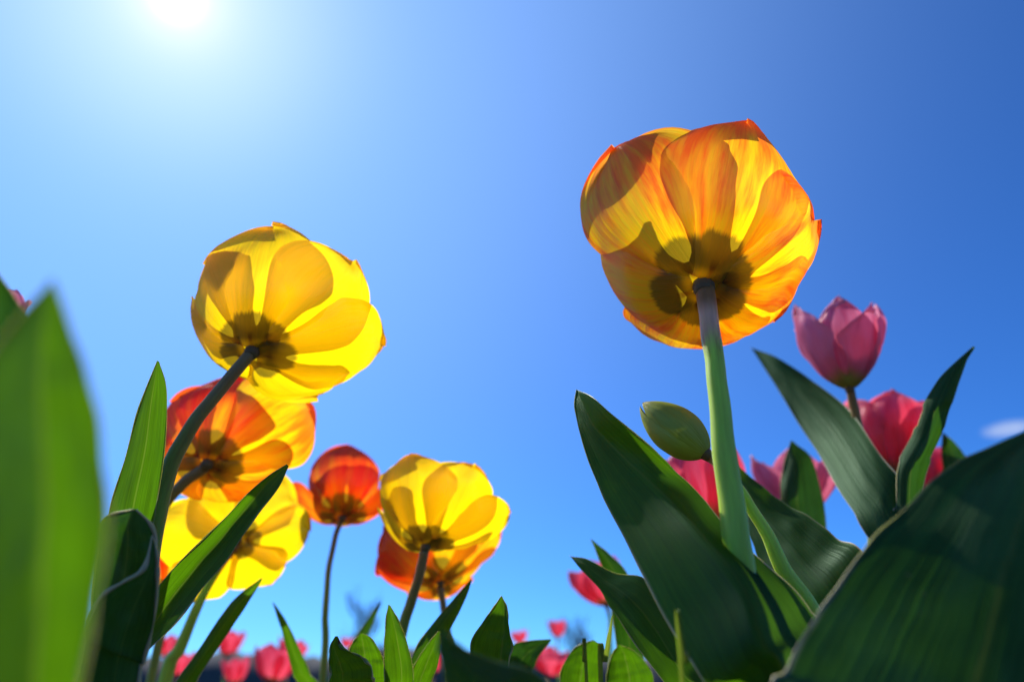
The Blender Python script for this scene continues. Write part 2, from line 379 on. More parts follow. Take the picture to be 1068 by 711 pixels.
def make_blossom(root, bpx, d, img, theta, Lpx, mat, seed=0, a0=2, a1=84, p=0.9, wr=0.95, roll=30, azs=None, var=0.08, rad=3.5, res=1.0, name='blossom', over={}, **kw):
    """bpx: where the stem meets the flower; img: picture direction of the flower's axis in degrees from up, clockwise; theta: angle between sight line and axis"""
    rng = random.Random(seed * 17 + 3)
    P = at(bpx[0], bpx[1], d); view = (P - CAM).normalized()
    u = UP * math.cos(R(img)) + RT * math.sin(R(img)); u = (u - view * u.dot(view)).normalized()
    axis = (view * math.cos(R(theta)) + u * math.sin(R(theta))).normalized()
    e1 = (u - axis * u.dot(axis)).normalized(); e2 = axis.cross(e1)
    mat4 = Matrix((e1, e2, axis)).transposed().to_4x4(); mat4.translation = P - root.location
    L = Lpx * d / FPX
    # receptacle: the swollen stem top with the seed pod above it
    V, F, U = [], [], []
    pod = [(-2.4, 0.80), (-1.2, .98), (0.0, 1.12), (0.8, 1.15), (2, 1.2), (5, 1.3), (9, 1.15), (12, 0.95), (13, 1.1), (14, 0.4)]
    sc = rad / 1000
    tube_into(V, F, U, [Vector((0, 0, z * sc * 0.45)) for z, r in pod], [r * sc for z, r in pod], 12)
    bl = mesh_obj(name, V, F, U, M['receptacle'], root); bl.matrix_local = mat4
    azs = azs or [roll + 60 * k for k in range(6)]
    for k, az in enumerate(azs):
        outer = k % 2 == 0
        kk = dict(a0=R(a0 + rng.uniform(-5, 5) * var * 10), a1=R(a1 + rng.uniform(-9, 9) * var * 10), p=p, rc=1.06 if outer else 0.96, seed=seed * 5 + k,
                  z0=0.0 if outer else 0.0012, nt=int(34 * res), ns=int(22 * res))
        LL = L * rng.uniform(1 - var * .6, 1 + var * .6) * (1 if outer else 0.97); W = L * wr * rng.uniform(1 - var, 1 + var)
        kk.update(kw)
        for q, val in over.get(k, {}).items():
            if q == 'L': LL *= val
            elif q == 'W': W *= val
            elif q in ('a0', 'a1', 'curl'): kk[q] = R(val)
            elif q == 'mat': pass
            else: kk[q] = val
        V, F, U = petal_mesh(LL, W, r0=rad / 1000 * (0.8 if outer else 0.6), **kk)
        o = mesh_obj('petal', V, F, U, over.get(k, {}).get('mat', mat), bl)
        o.rotation_euler = (0, 0, R(az))
    return bl

def make_bud(root, bpx, d, img, theta, Lpx, width, mat):
    """closed bud: three tepals wrapped round each other, each a curved shell that runs to the point"""
    P = at(bpx[0], bpx[1], d); view = (P - CAM).normalized()
    u = UP * math.cos(R(img)) + RT * math.sin(R(img)); u = (u - view * u.dot(view)).normalized()
    axis = (view * math.cos(R(theta)) + u * math.sin(R(theta))).normalized()
    e1 = (u - axis * u.dot(axis)).normalized(); e2 = axis.cross(e1)
    m4 = Matrix((e1, e2, axis)).transposed().to_4x4(); m4.translation = P - root.location
    L = Lpx * d / FPX / math.sin(R(theta)); Rm = width * d / FPX / 2
    V, F, U = [], [], []
    tube_into(V, F, U, [Vector((0, 0, z)) for z in (-.002, 0, .004, L * .85)], [.0021, .0026, .004, .001], 12)
    bl = mesh_obj('blossom', V, F, U, M['receptacle'], root); bl.matrix_local = m4
    for k in range(3):
        V, F, U = [], [], []; nt, ns = 36, 26
        for i in range(nt + 1):
            t = i / nt
            r = Rm * max(0.0, math.sin(math.pi * min(1, t ** 0.82 * 0.985 + 0.015))) ** 0.72
            for j in range(ns + 1):
                s = -1 + 2 * j / ns
                half = R(84) * (1 - 0.25 * t ** 3)
                an = s * half
                rr = r * (1 + 0.050 * s * (1 - .4 * t)) + 0.0002 * k * (1 - t)
                rr *= 1 - 0.05 * math.exp(-(s / .10) ** 2) * math.sin(math.pi * t) + 0.035 * mnoise.noise(Vector((s * 2 + k * 5, t * 4, 2)))
                bend = 0.0012 * math.sin(t * 2.2)
                V.append(Vector((rr * math.cos(an) + bend, rr * math.sin(an), L * t * (1 - .012 * k)))); U.append((j / ns, t))
        for i in range(nt):
            for j in range(ns):
                q = i * (ns + 1) + j; F.append((q, q + 1, q + ns + 2, q + ns + 1))
        o = mesh_obj('petal', V, F, U, mat, bl); o.rotation_euler = (0, 0, R(120 * k + 150))

#SCENE
# ------------------------------------------------------------------ ground and far distance
def ground_mat():
    s = NT('soil_and_grass'); tc = s.new('ShaderNodeTexCoord').outputs['Object']
    n1 = s.noise(tc, 40.0, 6.0, 0.65); n2 = s.noise(tc, 3.0, 5.0, 0.6)
    soil = s.mix(n1, (0.035, 0.024, 0.015), (0.11, 0.080, 0.052))
    grass = s.mix(n1, (0.030, 0.060, 0.015), (0.075, 0.12, 0.03))
    sp = s.new('ShaderNodeSeparateXYZ'); s.t.links.new(tc, sp.inputs[0])
    edge = s.ramp(s.math('ADD', sp.outputs[1], s.math('MULTIPLY', n2, 1.0)), 4.4, 4.7)
    c = s.mix(edge, soil, grass)
    p = s.new('ShaderNodeBsdfPrincipled'); s.put(c, p.inputs['Base Color']); p.inputs['Roughness'].default_value = 0.95
    b = s.new('ShaderNodeBump'); b.inputs['Strength'].default_value = 0.8; b.inputs['Distance'].default_value = 0.01
    s.put(n1, b.inputs['Height']); s.t.links.new(b.outputs[0], p.inputs['Normal'])
    s.t.links.new(p.outputs[0], s.out.inputs['Surface']); return s.m
V, F, U = [], [], []
xs = [-3000, -300, -30] + [-4 + 0.1 * i for i in range(81)] + [30, 300, 3000]
ys = [-3000, -300, -30] + [-2 + 0.1 * i for i in range(91)] + [30, 300, 3000]
for y in ys:
    for x in xs:
        z = 0.012 * mnoise.noise(Vector((x * 5, y * 5, 1.0))) + 0.006 * mnoise.noise(Vector((x * 19, y * 19, 4.0))) if (abs(x) < 5 and -3 < y < 8) else -0.01
        V.append((x, y, z - 0.004)); U.append((x * .1, y * .1))
nx = len(xs)
for j in range(len(ys) - 1):
    for i in range(nx - 1):
        a = j * nx + i; F.append((a, a + 1, a + nx + 1, a + nx))
g = mesh_obj('ground', V, F, U, ground_mat()); g['kind'] = 'structure'

# low wooded rise along the horizon
rng = random.Random(4)
V, F, U = [], [], []
hm = NT('woodland_far'); p = hm.new('ShaderNodeBsdfPrincipled'); tcn = hm.new('ShaderNodeTexCoord').outputs['Object']
hm.put(hm.mix(hm.noise(tcn, 0.25, 5.0, 0.7), (0.035, 0.040, 0.045), (0.09, 0.085, 0.080)), p.inputs['Base Color']); p.inputs['Roughness'].default_value = 1
hm.t.links.new(p.outputs[0], hm.out.inputs['Surface'])
NS = 260
for i in range(NS + 1):
    x = -260 + 520 * i / NS
    h = 8.0 + 2.6 * mnoise.noise(Vector((x * 0.05, 3, 1))) + 1.6 * mnoise.noise(Vector((x * 0.35, 7, 1)))
    for k, (dy, hz) in enumerate(((-14, -0.5), (-11, 0.55), (-6, 0.86), (0, 1.0), (8, 0.8), (16, -0.1))):
        z = h * hz + (0.9 * mnoise.noise(Vector((x * 0.4, k * 3.3, 8))) if 0 < k < 5 else 0)
        V.append((x, 190 + dy + 1.5 * mnoise.noise(Vector((x * .2, k, 2))), z)); U.append((i / NS, k / 5))
for i in range(NS):
    for k in range(5):
        a = i * 6 + k; F.append((a, a + 6, a + 7, a + 1))
w = mesh_obj('far_wood', V, F, U, hm.m); tag(w, 'dark line of far-off woodland along the horizon behind the tulips', 'woodland', kind='stuff')

bark = plain('bark', (0.10, 0.085, 0.075), 0.9)
def bare_tree(px, top_py, D, seed, label):
    p0 = at(px, 715, D); base = Vector((p0.x, p0.y, 0)); h = at(px, top_py, D).z
    r = random.Random(seed)
    root = empty('bare_tree', base, label, 'tree', 'bare trees on the horizon')
    V, F, U = [], [], []
    trunk = [Vector((0.06 * h * mnoise.noise(Vector((k * .7, seed, 0))), 0.06 * h * mnoise.noise(Vector((k * .7, seed, 5))), h * 0.75 * k / 8 - 0.2)) for k in range(9)]
    tube_into(V, F, U, trunk, [h * 0.022 * (1 - k / 10) for k in range(9)], 8)
    mesh_obj('trunk', V, F, U, bark, root)
    V, F, U = [], [], []
    def branch(p, d, ln, rad, lv):
        pts = [p]; q = p.copy(); dd = d.copy()
        for k in range(4):
            dd = (dd + Vector((r.uniform(-.25, .25), r.uniform(-.25, .25), r.uniform(-.02, .22)))).normalized(); q = q + dd * ln / 4; pts.append(q.copy())
        tube_into(V, F, U, pts, [rad * (1 - k / 5.5) for k in range(5)], 4, False)
        if lv > 0:
            for k in range(5):
                m = r.randint(1, 4); nd = (dd + Vector((r.uniform(-1, 1), r.uniform(-1, 1), r.uniform(-.2, .8))) * .8).normalized()
                branch(pts[m], nd, ln * r.uniform(.45, .68), rad * .55, lv - 1)
    for k in range(11):
        t = trunk[r.randint(2, 8)]; a = r.uniform(0, 6.28); branch(t, Vector((math.cos(a), math.sin(a), r.uniform(.4, 1.3))).normalized(), h * r.uniform(.2, .34), h * 0.010, 3)
    mesh_obj('crown', V, F, U, bark, root)
bare_tree(374, 628, 62, 3, 'hazy bare tree behind the narrow leaf tips under the closed orange tulip')
bare_tree(398, 662, 70, 8, 'small bare tree on the horizon beside the stem of the small yellow tulip')
bare_tree(604, 640, 64, 5, 'blurred bare tree on the horizon below the leaning red tulip')

# ------------------------------------------------------------------ the tulips
def tulip(ref, label, cat='tulip', group=None, name='tulip'):
    return empty(name, ground_of(*ref), label, cat, group)
def far_stem(root, bpx, d, r=2.6, mat='stem_dark', lean=(0, 25)):
    make_stem(root, [(bpx[0], bpx[1], d, r), (bpx[0] + lean[0], bpx[1] + lean[1], d, r * 1.1)], M[mat], 24)

# 1 the large flamed tulip
t = tulip((795, 760, .200), 'large open yellow tulip flamed with orange and pink, on a thick pale green stem')
make_stem(t, [(735, 301, .264, 3.6), (742, 350, .250, 3.5), (748, 400, .238, 3.5), (757, 480, .224, 3.9), (768, 560, .213, 4.3), (779, 640, .206, 4.7), (788, 711, .203, 5.2)], M['stem'], 60)
make_blossom(t, (734, 300), .265, -9, 29, 184, M['flamed'], seed=1, a0=0, a1=76, p=0.80, wr=1.0, azs=[30, -30, -104, -166, 148, 90], var=.05, rad=3.9, tipw=2.6, point=.02, basew=.42,
             over={0: dict(a1=80, L=1.06, W=1.08), 1: dict(L=1.12, a1=80, W=1.05, point=.02, tipw=2.6), 2: dict(W=1.12, a1=92, L=1.04, point=.0), 5: dict(a1=76, L=.97, W=1.0), 3: dict(a1=72, L=1.02, curl=-14), 4: dict(a1=74, L=.93, curl=-16)}, wave=0.0050)
make_leaf(t, [(601, 406, 603, 407, .290, 0, 0), (600, 430, 618, 415, .279, 2, -16, .5), (606, 455, 646, 440, .266, 4, -22, .42), (618, 492, 683, 471, .249, 6, -9, .56),
              (640, 541, 720, 506, .230, 8, 7, .68), (668, 596, 752, 543, .209, 9, 22, .75), (702, 655, 800, 588, .191, 10, 34, .72), (735, 712, 845, 636, .178, 10, 44, .55), (775, 780, 880, 720, .172, 8, 46)],
          M['leaf'], 1, keel=.9, wave=.0008)
make_leaf(t, [(770, 560, 772, 560, .236, 0, 0), (776, 590, 790, 584, .232, 3, 3), (786, 620, 812, 612, .226, 3, 4), (792, 660, 828, 650, .22, 3, 5), (795, 711, 842, 706, .215, 3, 5), (800, 780, 850, 780, .21, 3, 5)], M['leaf_thick'], 2)

# 2 the left yellow tulip
t = tulip((118, 800, .25), 'large plain yellow tulip leaning on a long dark stem below the sun')
make_stem(t, [(262, 368, .302, 2.8), (235, 400, .296, 2.7), (205, 438, .290, 2.9), (178, 485, .285, 3.4), (163, 540, .280, 3.8), (152, 600, .275, 3.9), (138, 680, .268, 3.9)], M['stem_dark'], 50)
make_blossom(t, (263, 367), .303, 33, 40, 144, M['yellow'], seed=2, a0=0, a1=72, p=0.80, wr=.95, azs=[-34, 20, 74, 128, -150, -92], var=.06, rad=3.1, wave=0.0046, tipw=2.5, point=.03,
             over={0: dict(a1=90, W=1.1, L=1.05), 1: dict(a1=74, L=1.06), 2: dict(a1=66, L=1.06), 3: dict(a1=62, W=.95, curl=-8), 5: dict(a1=88)})
make_leaf(t, [(164, 376, 166, 377, .275, 0, 0), (145, 425, 174, 408, .272, 1, 3, .45), (130, 480, 172, 462, .268, 2, 4), (115, 530, 164, 522, .264, 2, 4), (105, 590, 154, 583, .26, 2, 4), (98, 650, 140, 640, .256, 2, 4), (95, 720, 120, 705, .252, 2, 4)], M['leaf'], 3)
make_leaf(t, [(299, 484, 301, 486, .262, 0, 0), (272, 502, 290, 509, .259, -1, -3, .35), (238, 534, 268, 538, .255, -2, -7, .46), (200, 573, 244, 572, .250, -3, -10, .48), (165, 611, 212, 613, .246, -3, -11, .5), (141, 640, 180, 653, .243, -3, -9, .55), (128, 672, 151, 681, .241, -2, -5), (115, 708, 126, 709, .240, -1, -2)], M['leaf'], 4, keel=.75, wave=.0008, rimr=.0005, bw=6)

# 3-5 the orange and yellow ones behind it
t = tulip((120, 700, .40), 'orange and yellow tulip tucked under the plain yellow one, dark blotch facing out')
make_stem(t, [(214, 487, .372, 3.0), (192, 503, .374, 3.0), (170, 528, .376, 3.1), (150, 570, .38, 3.2), (135, 640, .39, 3.3)], M['stem_dark'])
make_blossom(t, (216, 484), .371, 38, 30, 112, M['orange'], seed=3, a0=2, a1=82, p=0.9, wr=1.0, azs=[-28, 28, 84, 140, -150, -90], var=.05, rad=3.0, wave=.0038,
             over={0: dict(a1=92, mat=M['redorange']), 1: dict(a1=46, L=1.12, mat=M['flamed'], W=1.2), 2: dict(a1=100, mat=M['orange']), 5: dict(mat=M['redorange'])})
t = tulip((165, 760, .44), 'wide open yellow tulip seen from beneath, crossed by a long diagonal leaf')
make_stem(t, [(246, 567, .43, 2.8), (225, 595, .43, 2.8), (206, 632, .43, 3.0), (188, 675, .43, 3.6), (172, 711, .43, 4.2)], M['stem'])
make_blossom(t, (247, 563), .43, -25, 15, 88, M['yellow'], seed=4, a0=0, a1=46, p=1.0, wr=.84, azs=[62, 0, -58, -118, 170, 118], var=.07, rad=2.8, wave=.0045, point=.03,
             over={1: dict(L=.9), 4: dict(L=.85)})
t = tulip((150, 720, .48), 'small orange red tulip mostly hidden behind the upright leaf and diagonal leaf')
far_stem(t, (170, 625), .47)
make_blossom(t, (172, 622), .47, 8, 62, 66, M['redorange'], seed=5, a0=10, a1=92, var=.05, rad=3, res=.7)
t = tulip((338, 720, .49), 'closed orange red tulip with a rounded top on a thin curved stem')
make_stem(t, [(356, 543, .485, 1.9), (350, 560, .485, 1.9), (343, 595, .485, 2.0), (339, 640, .485, 2.3), (338, 690, .485, 2.6)], M['stem_dark'])
make_blossom(t, (357, 540), .485, 4, 50, 88, M['redorange'], seed=6, a0=4, a1=112, p=.8, wr=.95, azs=[0, 60, 118, 180, -120, -62], var=.05, rad=2.6, res=.8,
             over={2: dict(a1=80), 4: dict(a1=74, L=.9), 3: dict(a1=84)})
t = tulip((418, 740, .38), 'small bright yellow cup shaped tulip in front of an orange one')
make_stem(t, [(443, 573, .38, 2.6), (437, 600, .38, 2.6), (428, 630, .38, 2.8), (419, 660, .38, 3.0), (412, 700, .38, 3.2)], M['stem_dark'])
make_blossom(t, (444, 570), .38, 12, 60, 106, M['yellow'], seed=7, a0=2, a1=82, p=.8, wr=.92, azs=[-32, 28, 85, 146, -150, -92], var=.05, rad=2.6, wave=.0034,
             over={2: dict(a1=62), 0: dict(a1=84), 5: dict(a1=88)})
t = tulip((470, 740, .48), 'low orange tulip showing a pointed side petal, behind the small yellow cup')
make_stem(t, [(459, 612, .47, 2.3), (462, 630, .47, 2.3), (467, 660, .47, 2.5), (470, 700, .47, 2.7)], M['stem_dark'])
make_blossom(t, (459, 608), .47, -10, 48, 92, M['orange'], seed=8, a0=2, a1=80, p=.85, wr=.9, azs=[-50, 10, 66, 122, 180, -108], var=.09, rad=2.3, res=.8, wave=.004,
             over={0: dict(mat=M['redorange'], a1=84), 2: dict(a1=52, W=.7, L=1.1, point=.2), 5: dict(a1=70, mat=M['redorange'])})

# 6 the unopened bud
t = tulip((890, 760, .25), 'unopened green tulip bud leaning out beside the thick pale stem')
make_stem(t, [(736, 473, .272, 2.1), (752, 486, .270, 2.0), (770, 508, .267, 2.0), (790, 540, .264, 2.3), (815, 588, .258, 3.0), (845, 636, .254, 3.4), (870, 690, .252, 3.6)], M['stem'], 50)
make_bud(t, (737, 474), .272, -52, 78, 88, 47, M['bud'])
make_leaf(t, [(760, 478, 762, 478, .375, 0, 0), (770, 512, 784, 499, .362, 2, 2), (778, 548, 812, 521, .345, 3, 4), (792, 585, 842, 537, .327, 4, 5), (812, 622, 872, 561, .308, 4, 6), (838, 668, 902, 578, .290, 4, 6), (874, 730, 935, 650, .276, 3, 9)], M['leaf'], 6, wave=.002)

# 7 the pink and rose ones on the right
t = tulip((918, 620, .40), 'pink cup shaped tulip standing highest on the right against the sky')
make_stem(t, [(887, 407, .42, 2.7), (892, 430, .42, 2.7), (899, 465, .418, 2.9), (908, 520, .415, 3.1), (914, 580, .41, 3.2)], M['stem_dark'])
make_blossom(t, (886, 405), .42, -9, 72, 122, M['pink'], seed=10, a0=12, a1=97, p=.52, wr=.62, azs=[176, 112, 62, 4, -62, -124], var=.08, rad=2.7, tipw=1.6, point=.14, wave=.0042,
             over={0: dict(a1=97, L=1.26, W=.82), 1: dict(a1=96, L=.92, curl=25), 2: dict(a1=98, L=.84), 3: dict(a1=102, L=.85), 5: dict(a1=98, L=.95, curl=40), 4: dict(a1=96, L=.9)})
make_leaf(t, [(783, 362, 785, 363, .53, 0, 0), (800, 388, 812, 374, .502, 0, 0), (818, 416, 846, 396, .472, 0, 3, .5), (848, 465, 884, 426, .425, 0, 6, .5), (879, 518, 915, 470, .368, 0, 8, .5), (905, 557, 945, 512, .340, 0, 10, .5), (925, 610, 965, 590, .33, 0, 10)], M['leaf_thick'], 7, keel=.5)
make_leaf(t, [(1015, 361, 1017, 362, .37, 0, 0), (986, 388, 1008, 378, .362, 2, 4), (966, 419, 994, 415, .354, 4, 6), (953, 452, 982, 453, .348, 5, 6), (936, 486, 968, 486, .342, 5, 6), (935, 525, 962, 525, .338, 4, 5), (935, 570, 962, 575, .334, 3, 4)], M['leaf_thick'], 8, wave=.0011)
t = tulip((950, 640, .50), 'rose red tulip behind the pink one, framed by two dark leaves')
far_stem(t, (934, 500), .49, 2.8, lean=(6, 40))
make_blossom(t, (934, 497), .49, -3, 68, 98, M['rosered'], seed=11, a0=6, a1=94, p=.6, wr=.8, azs=[180, 122, 60, 0, -62, -118], var=.1, rad=2.8, point=.05, wave=.0045)
make_leaf(t, [(983, 451, 984, 451, .50, 0, 0), (982, 468, 998, 464, .50, 2, 2), (984, 490, 1010, 482, .495, 2, 2), (985, 530, 1015, 520, .49, 2, 2), (980, 590, 1010, 590, .48, 2, 2)], M['leaf_thick'], 9)
t = tulip((985, 640, .60), 'sliver of a red tulip glowing between the dark upright leaf and large front leaf')
far_stem(t, (972, 520), .60, 2.4)
make_blossom(t, (972, 518), .60, 5, 68, 60, M['rosered'], seed=31, a0=6, a1=94, p=.6, wr=.8, var=.06, rad=2.8, res=.6)
t = tulip((850, 640, .52), 'half shut pink tulip with a broad grey green leaf standing in front of it')
far_stem(t, (840, 538), .52, 2.8)
make_blossom(t, (838, 536), .52, -8, 72, 84, M['pink'], seed=12, a0=8, a1=88, p=.6, wr=.70, azs=[180, 122, 64, 0, -62, -118], var=.1, rad=2.8, point=.15, tipw=1.8, res=.8, wave=.004)
make_leaf(t, [(825, 459, 827, 460, .49, 0, 0), (817, 486, 846, 478, .478, 4, 3, .4), (814, 518, 857, 515, .462, 5, 5, .4), (820, 560, 862, 556, .446, 5, 5, .4), (830, 610, 862, 610, .43, 2, 5)], M['leaf_thick'], 10)
t = tulip((760, 660, .48), 'rose red tulip glowing behind the green bud and thick pale stem')
far_stem(t, (738, 548), .46, 2.8)
make_blossom(t, (738, 545), .46, -16, 55, 90, M['rosered'], seed=13, a0=4, a1=88, p=.7, wr=.85, azs=[180, 120, 60, 0, -60, -120], var=.05, rad=3.2, res=.8)
t = tulip((640, 720, .75), 'leaning red tulip with a bare thin stem, behind the pointed leaf tips')
make_stem(t, [(633, 632, .75, 2.2), (636, 645, .75, 2.2), (637, 680, .75, 2.4)], M['stem'], 24)
make_blossom(t, (633, 631), .75, -22, 76, 55, M['rosered'], seed=14, a0=8, a1=92, p=.6, wr=.72, azs=[180, 122, 64, 0, -62, -118], var=.08, rad=3, res=.6, point=.1)
make_leaf(t, [(616, 562, 617, 562, .40, 0, 0), (625, 582, 637, 579, .40, 1, 3), (634, 608, 655, 600, .40, 2, 4), (640, 650, 668, 645, .40, 2, 4), (645, 700, 672, 700, .40, 2, 4), (648, 760, 672, 760, .40, 2, 4)], M['leaf_thick'], 11)
t = tulip((-20, 420, .35), 'pink tulip at the far left whose tip just shows above a dark leaf')
far_stem(t, (-14, 352), .36, 2.8)
make_blossom(t, (-14, 350), .36, 12, 74, 56, M['pink'], seed=15, a0=8, a1=94, p=.6, wr=.75, var=.05, rad=3.2, res=.7)

# far tulips: one small plant, then copies
def far_tulip(px, py, hpx, d, tilt, label, spin, grp='far red tulips along the bottom'):
    """py = foot of the flower, hpx = its height in the photograph"""
    global PROTO
    p = at(px, py, d); base = Vector((p.x, p.y, 0)); s = hpx * d / FPX / 0.05
    if PROTO is None:
        root = empty('tulip', (0, 0, 0), label, 'tulip', grp)
        V, F, U = [], [], []
        path = catmull([Vector((0, 0, 1.0)), Vector((0.004, 0.003, .66)), Vector((-0.004, 0.0, .33)), Vector((0, 0, -.02))], 16)
        tube_into(V, F, U, path, [0.0028 + .0008 * i / 16 for i in range(17)], 8)
        mesh_obj('stem', V, F, U, M['stem'], root)
        V, F, U = [], [], []
        tube_into(V, F, U, [Vector((0, 0, z)) for z in (-.001, .001, .012, .02)], [.003, .0036, .003, .001], 8)
        b = mesh_obj('blossom', V, F, U, M['receptacle'], root)
        for k in range(6):
            V, F, U = petal_mesh(.052, .037, R(8), R(95), .6, 1.05 if k % 2 == 0 else .95, 40 + k, z0=.001 * (k % 2), nt=14, ns=8, point=.1)
            q = mesh_obj('petal', V, F, U, M['rosered'], b); q.rotation_euler = (0, 0, R(60 * k))
        for k, (az, h_, wd, lean) in enumerate(((20, .86, .024, .05), (150, .78, .028, .07), (265, .70, .026, .06))):
            V, F, U = [], [], []
            for i in range(17):
                v = i / 16; w_ = wd * (math.sin(math.pi * (0.12 + 0.88 * v)) ** .8) * (1 - v ** 3)
                for j in range(7):
                    q = -1 + 2 * j / 6
                    V.append(Vector((.004 + lean * v * v + .35 * w_ * (1 - q * q) * -1, q * w_ * .8, h_ * v))); U.append((j / 6, 1 - v))
            for i in range(16):
                for j in range(6):
                    c_ = i * 7 + j; F.append((c_, c_ + 1, c_ + 8, c_ + 7))
            q = mesh_obj('leaf', V, F, U, M['leaf'], root); q.rotation_euler = (0, 0, R(az))
        PROTO = root
    else:
        root = PROTO.copy(); COL.objects.link(root)
        for ch in PROTO.children:
            c = ch.copy(); COL.objects.link(c); c.parent = root
            for gch in ch.children:
                e = gch.copy(); COL.objects.link(e); e.parent = c
        root['label'] = label
    root.location = base; root.rotation_euler = (0, 0, R(spin))
    H = p.z
    for ch in root.children:
        if ch.name.startswith('stem'): ch.scale = (s, s, H)
        elif ch.name.startswith('leaf'): ch.scale = (1, 1, H * FR.uniform(.8, 1.08))
        else: ch.location = (0, 0, H); ch.scale = (s * FR.uniform(.8, 1.15), s * FR.uniform(.85, 1.2), s * FR.uniform(.85, 1.08)); ch.rotation_euler = (R(tilt * .6), R(tilt), 0)
PROTO = None; FR = random.Random(11)
far_tulip(236, 684, 28, 1.45, 6, 'far red tulip alone above two others, between thin dark leaf blades', 0)
far_tulip(246, 713, 30, 1.25, -8, 'far red tulip touching the dark narrow blade left of the widest red one', 40)
far_tulip(283, 712, 42, 0.95, 4, 'wide far red tulip, the largest of the low reds left of the thin blade', 80)
far_tulip(300, 690, 30, 1.3, 12, 'far red tulip peeping out from behind the thin blade beside the widest red one', 20)
far_tulip(186, 705, 32, 1.1, -5, 'far red tulip showing between the green stem and the dark diagonal leaf', 120)
far_tulip(172, 684, 24, 1.3, 9, 'small far red tulip behind the stem of the wide open yellow one', 200)
far_tulip(543, 671, 15, 2.0, -10, 'tiny far red tulip lower and left of the roundest far red one', 60)
far_tulip(581, 665, 20, 1.8, 0, 'round far red tulip highest of the cluster by the bare tree', 10)
far_tulip(571, 705, 36, 1.2, -14, 'larger far red tulip directly below the round far red one', 150)
far_tulip(361, 676, 14, 2.2, 0, 'tiny far pink tulip between the curled brown tipped leaf and a bare tree', 95)
far_tulip(452, 702, 26, 1.6, 3, 'far red tulip half hidden between the light green blade and blurred dark leaf', 250)
far_tulip(834, 672, 20, 1.2, 8, 'far red tulip glimpsed low between the thick stem and the large front leaf', 30)

# ------------------------------------------------------------------ leaves of plants whose flowers are out of sight
def leaf(ref, label, st, mat='leaf', seed=0, group=None, dry=None, **kw):
    make_leaf(None, st, M[mat], seed, name='tulip_leaf', ground=ground_of(*ref), tags=(label, 'leaf', group), dry=dry, **kw)
leaf((0, 900, .10), 'huge out of focus bright green leaf rising close at the left edge',
     [(54, 292, 56, 292, .084, 0, 0), (22, 330, 72, 340, .083, 5, 2, .5), (-12, 380, 93, 400, .082, 11, 2, .52), (-30, 450, 106, 462, .081, 23, 3, .55), (-35, 530, 109, 534, .080, 26, 3, .58), (-35, 620, 101, 622, .080, 26, 3, .58), (-32, 725, 84, 715, .079, 24, 3, .58), (-30, 850, 60, 850, .079, 20, 3)], seed=21, keel=.85, wave=.0008)
leaf((-20, 900, .14), 'dark blurred leaf behind the huge left one, in the picture corner',
     [(-6, 282, -4, 282, .15, 0, 0), (-30, 320, 18, 318, .15, 2, 4), (-50, 370, 40, 365, .148, 3, 6), (-60, 450, 55, 450, .146, 3, 6), (-60, 600, 50, 600, .144, 3, 6), (-50, 760, 40, 760, .142, 3, 6)], 'leaf_thick', 22)
leaf((110, 900, .19), 'dark leaf with a pale rolled rim in front of the upright leaf',
     [(159, 558, 160, 560, .205, 0, 0), (150, 592, 164, 582, .203, -3, 2, .6), (128, 607, 164, 612, .201, -5, 3, .6), (104, 624, 160, 650, .199, -6, 4, .6), (88, 665, 150, 690, .197, -6, 4, .6), (78, 720, 140, 735, .195, -5, 3, .6)], 'leaf_thick', 23, rimr=.0009, keel=.2, rimmat='rim_pale', rimvar=.6)
leaf((120, 900, .21), 'blue green leaf curling just behind the rolled rim leaf',
     [(140, 531, 142, 531, .214, 0, 0), (110, 540, 158, 548, .213, 3, 2), (104, 570, 163, 572, .212, 4, 2), (98, 610, 160, 610, .211, 4, 2), (95, 680, 150, 680, .21, 4, 2), (95, 740, 140, 740, .21, 3, 2)], 'leaf_thick', 24, rimr=.0008, rimmat='rim_pale', rimvar=.6)
leaf((170, 850, .34), 'narrow dark leaf pointing up right under the wide open yellow tulip',
     [(273, 602, 274, 603, .36, 0, 0), (246, 623, 259, 628, .357, 1, 2), (228, 646, 240, 656, .354, 1, 3), (207, 678, 223, 682, .35, 1, 4), (183, 711, 206, 709, .346, 1, 4), (160, 750, 186, 750, .342, 1, 3)], seed=25)
leaf((345, 850, .40), 'thin blade leaning left beneath the open gap of sky',
     [(284, 627, 285, 628, .42, 0, 0), (291, 648, 297, 645, .42, 1, 1), (298, 672, 310, 672, .42, 1, 2), (305, 700, 323, 700, .42, 1, 3), (312, 740, 335, 735, .42, 1, 3)], seed=26)
leaf((365, 800, .25), 'short curled leaf with a brown shrivelled tip',
     [(350, 663, 352, 663, .262, 0, 0), (345, 672, 356, 674, .261, -2, -2, .3), (344, 684, 369, 681, .26, -3, -4, .3), (344, 698, 382, 688, .259, -3, -5, .3), (344, 712, 389, 704, .258, -3, -5, .3), (345, 750, 388, 750, .257, -3, -5, .3)], seed=27, dry=M['rim_dry'], rimr=.0007)
leaf((385, 800, .29), 'rounded green leaf just behind the curled brown tipped one',
     [(376, 660, 378, 660, .30, 0, 0), (368, 670, 388, 666, .30, 1, 2), (363, 684, 398, 684, .299, 1, 3), (360, 705, 401, 702, .298, 1, 3), (362, 750, 400, 750, .297, 1, 3)], seed=28)
leaf((355, 800, .44), 'slim dark leaf tip slanting up right in front of a bare tree',
     [(397, 627, 398, 628, .45, 0, 0), (380, 650, 388, 651, .45, 1, 1), (365, 674, 379, 672, .45, 1, 2), (352, 700, 372, 700, .45, 1, 2), (345, 750, 365, 750, .45, 1, 2)], 'leaf_thick', 29)
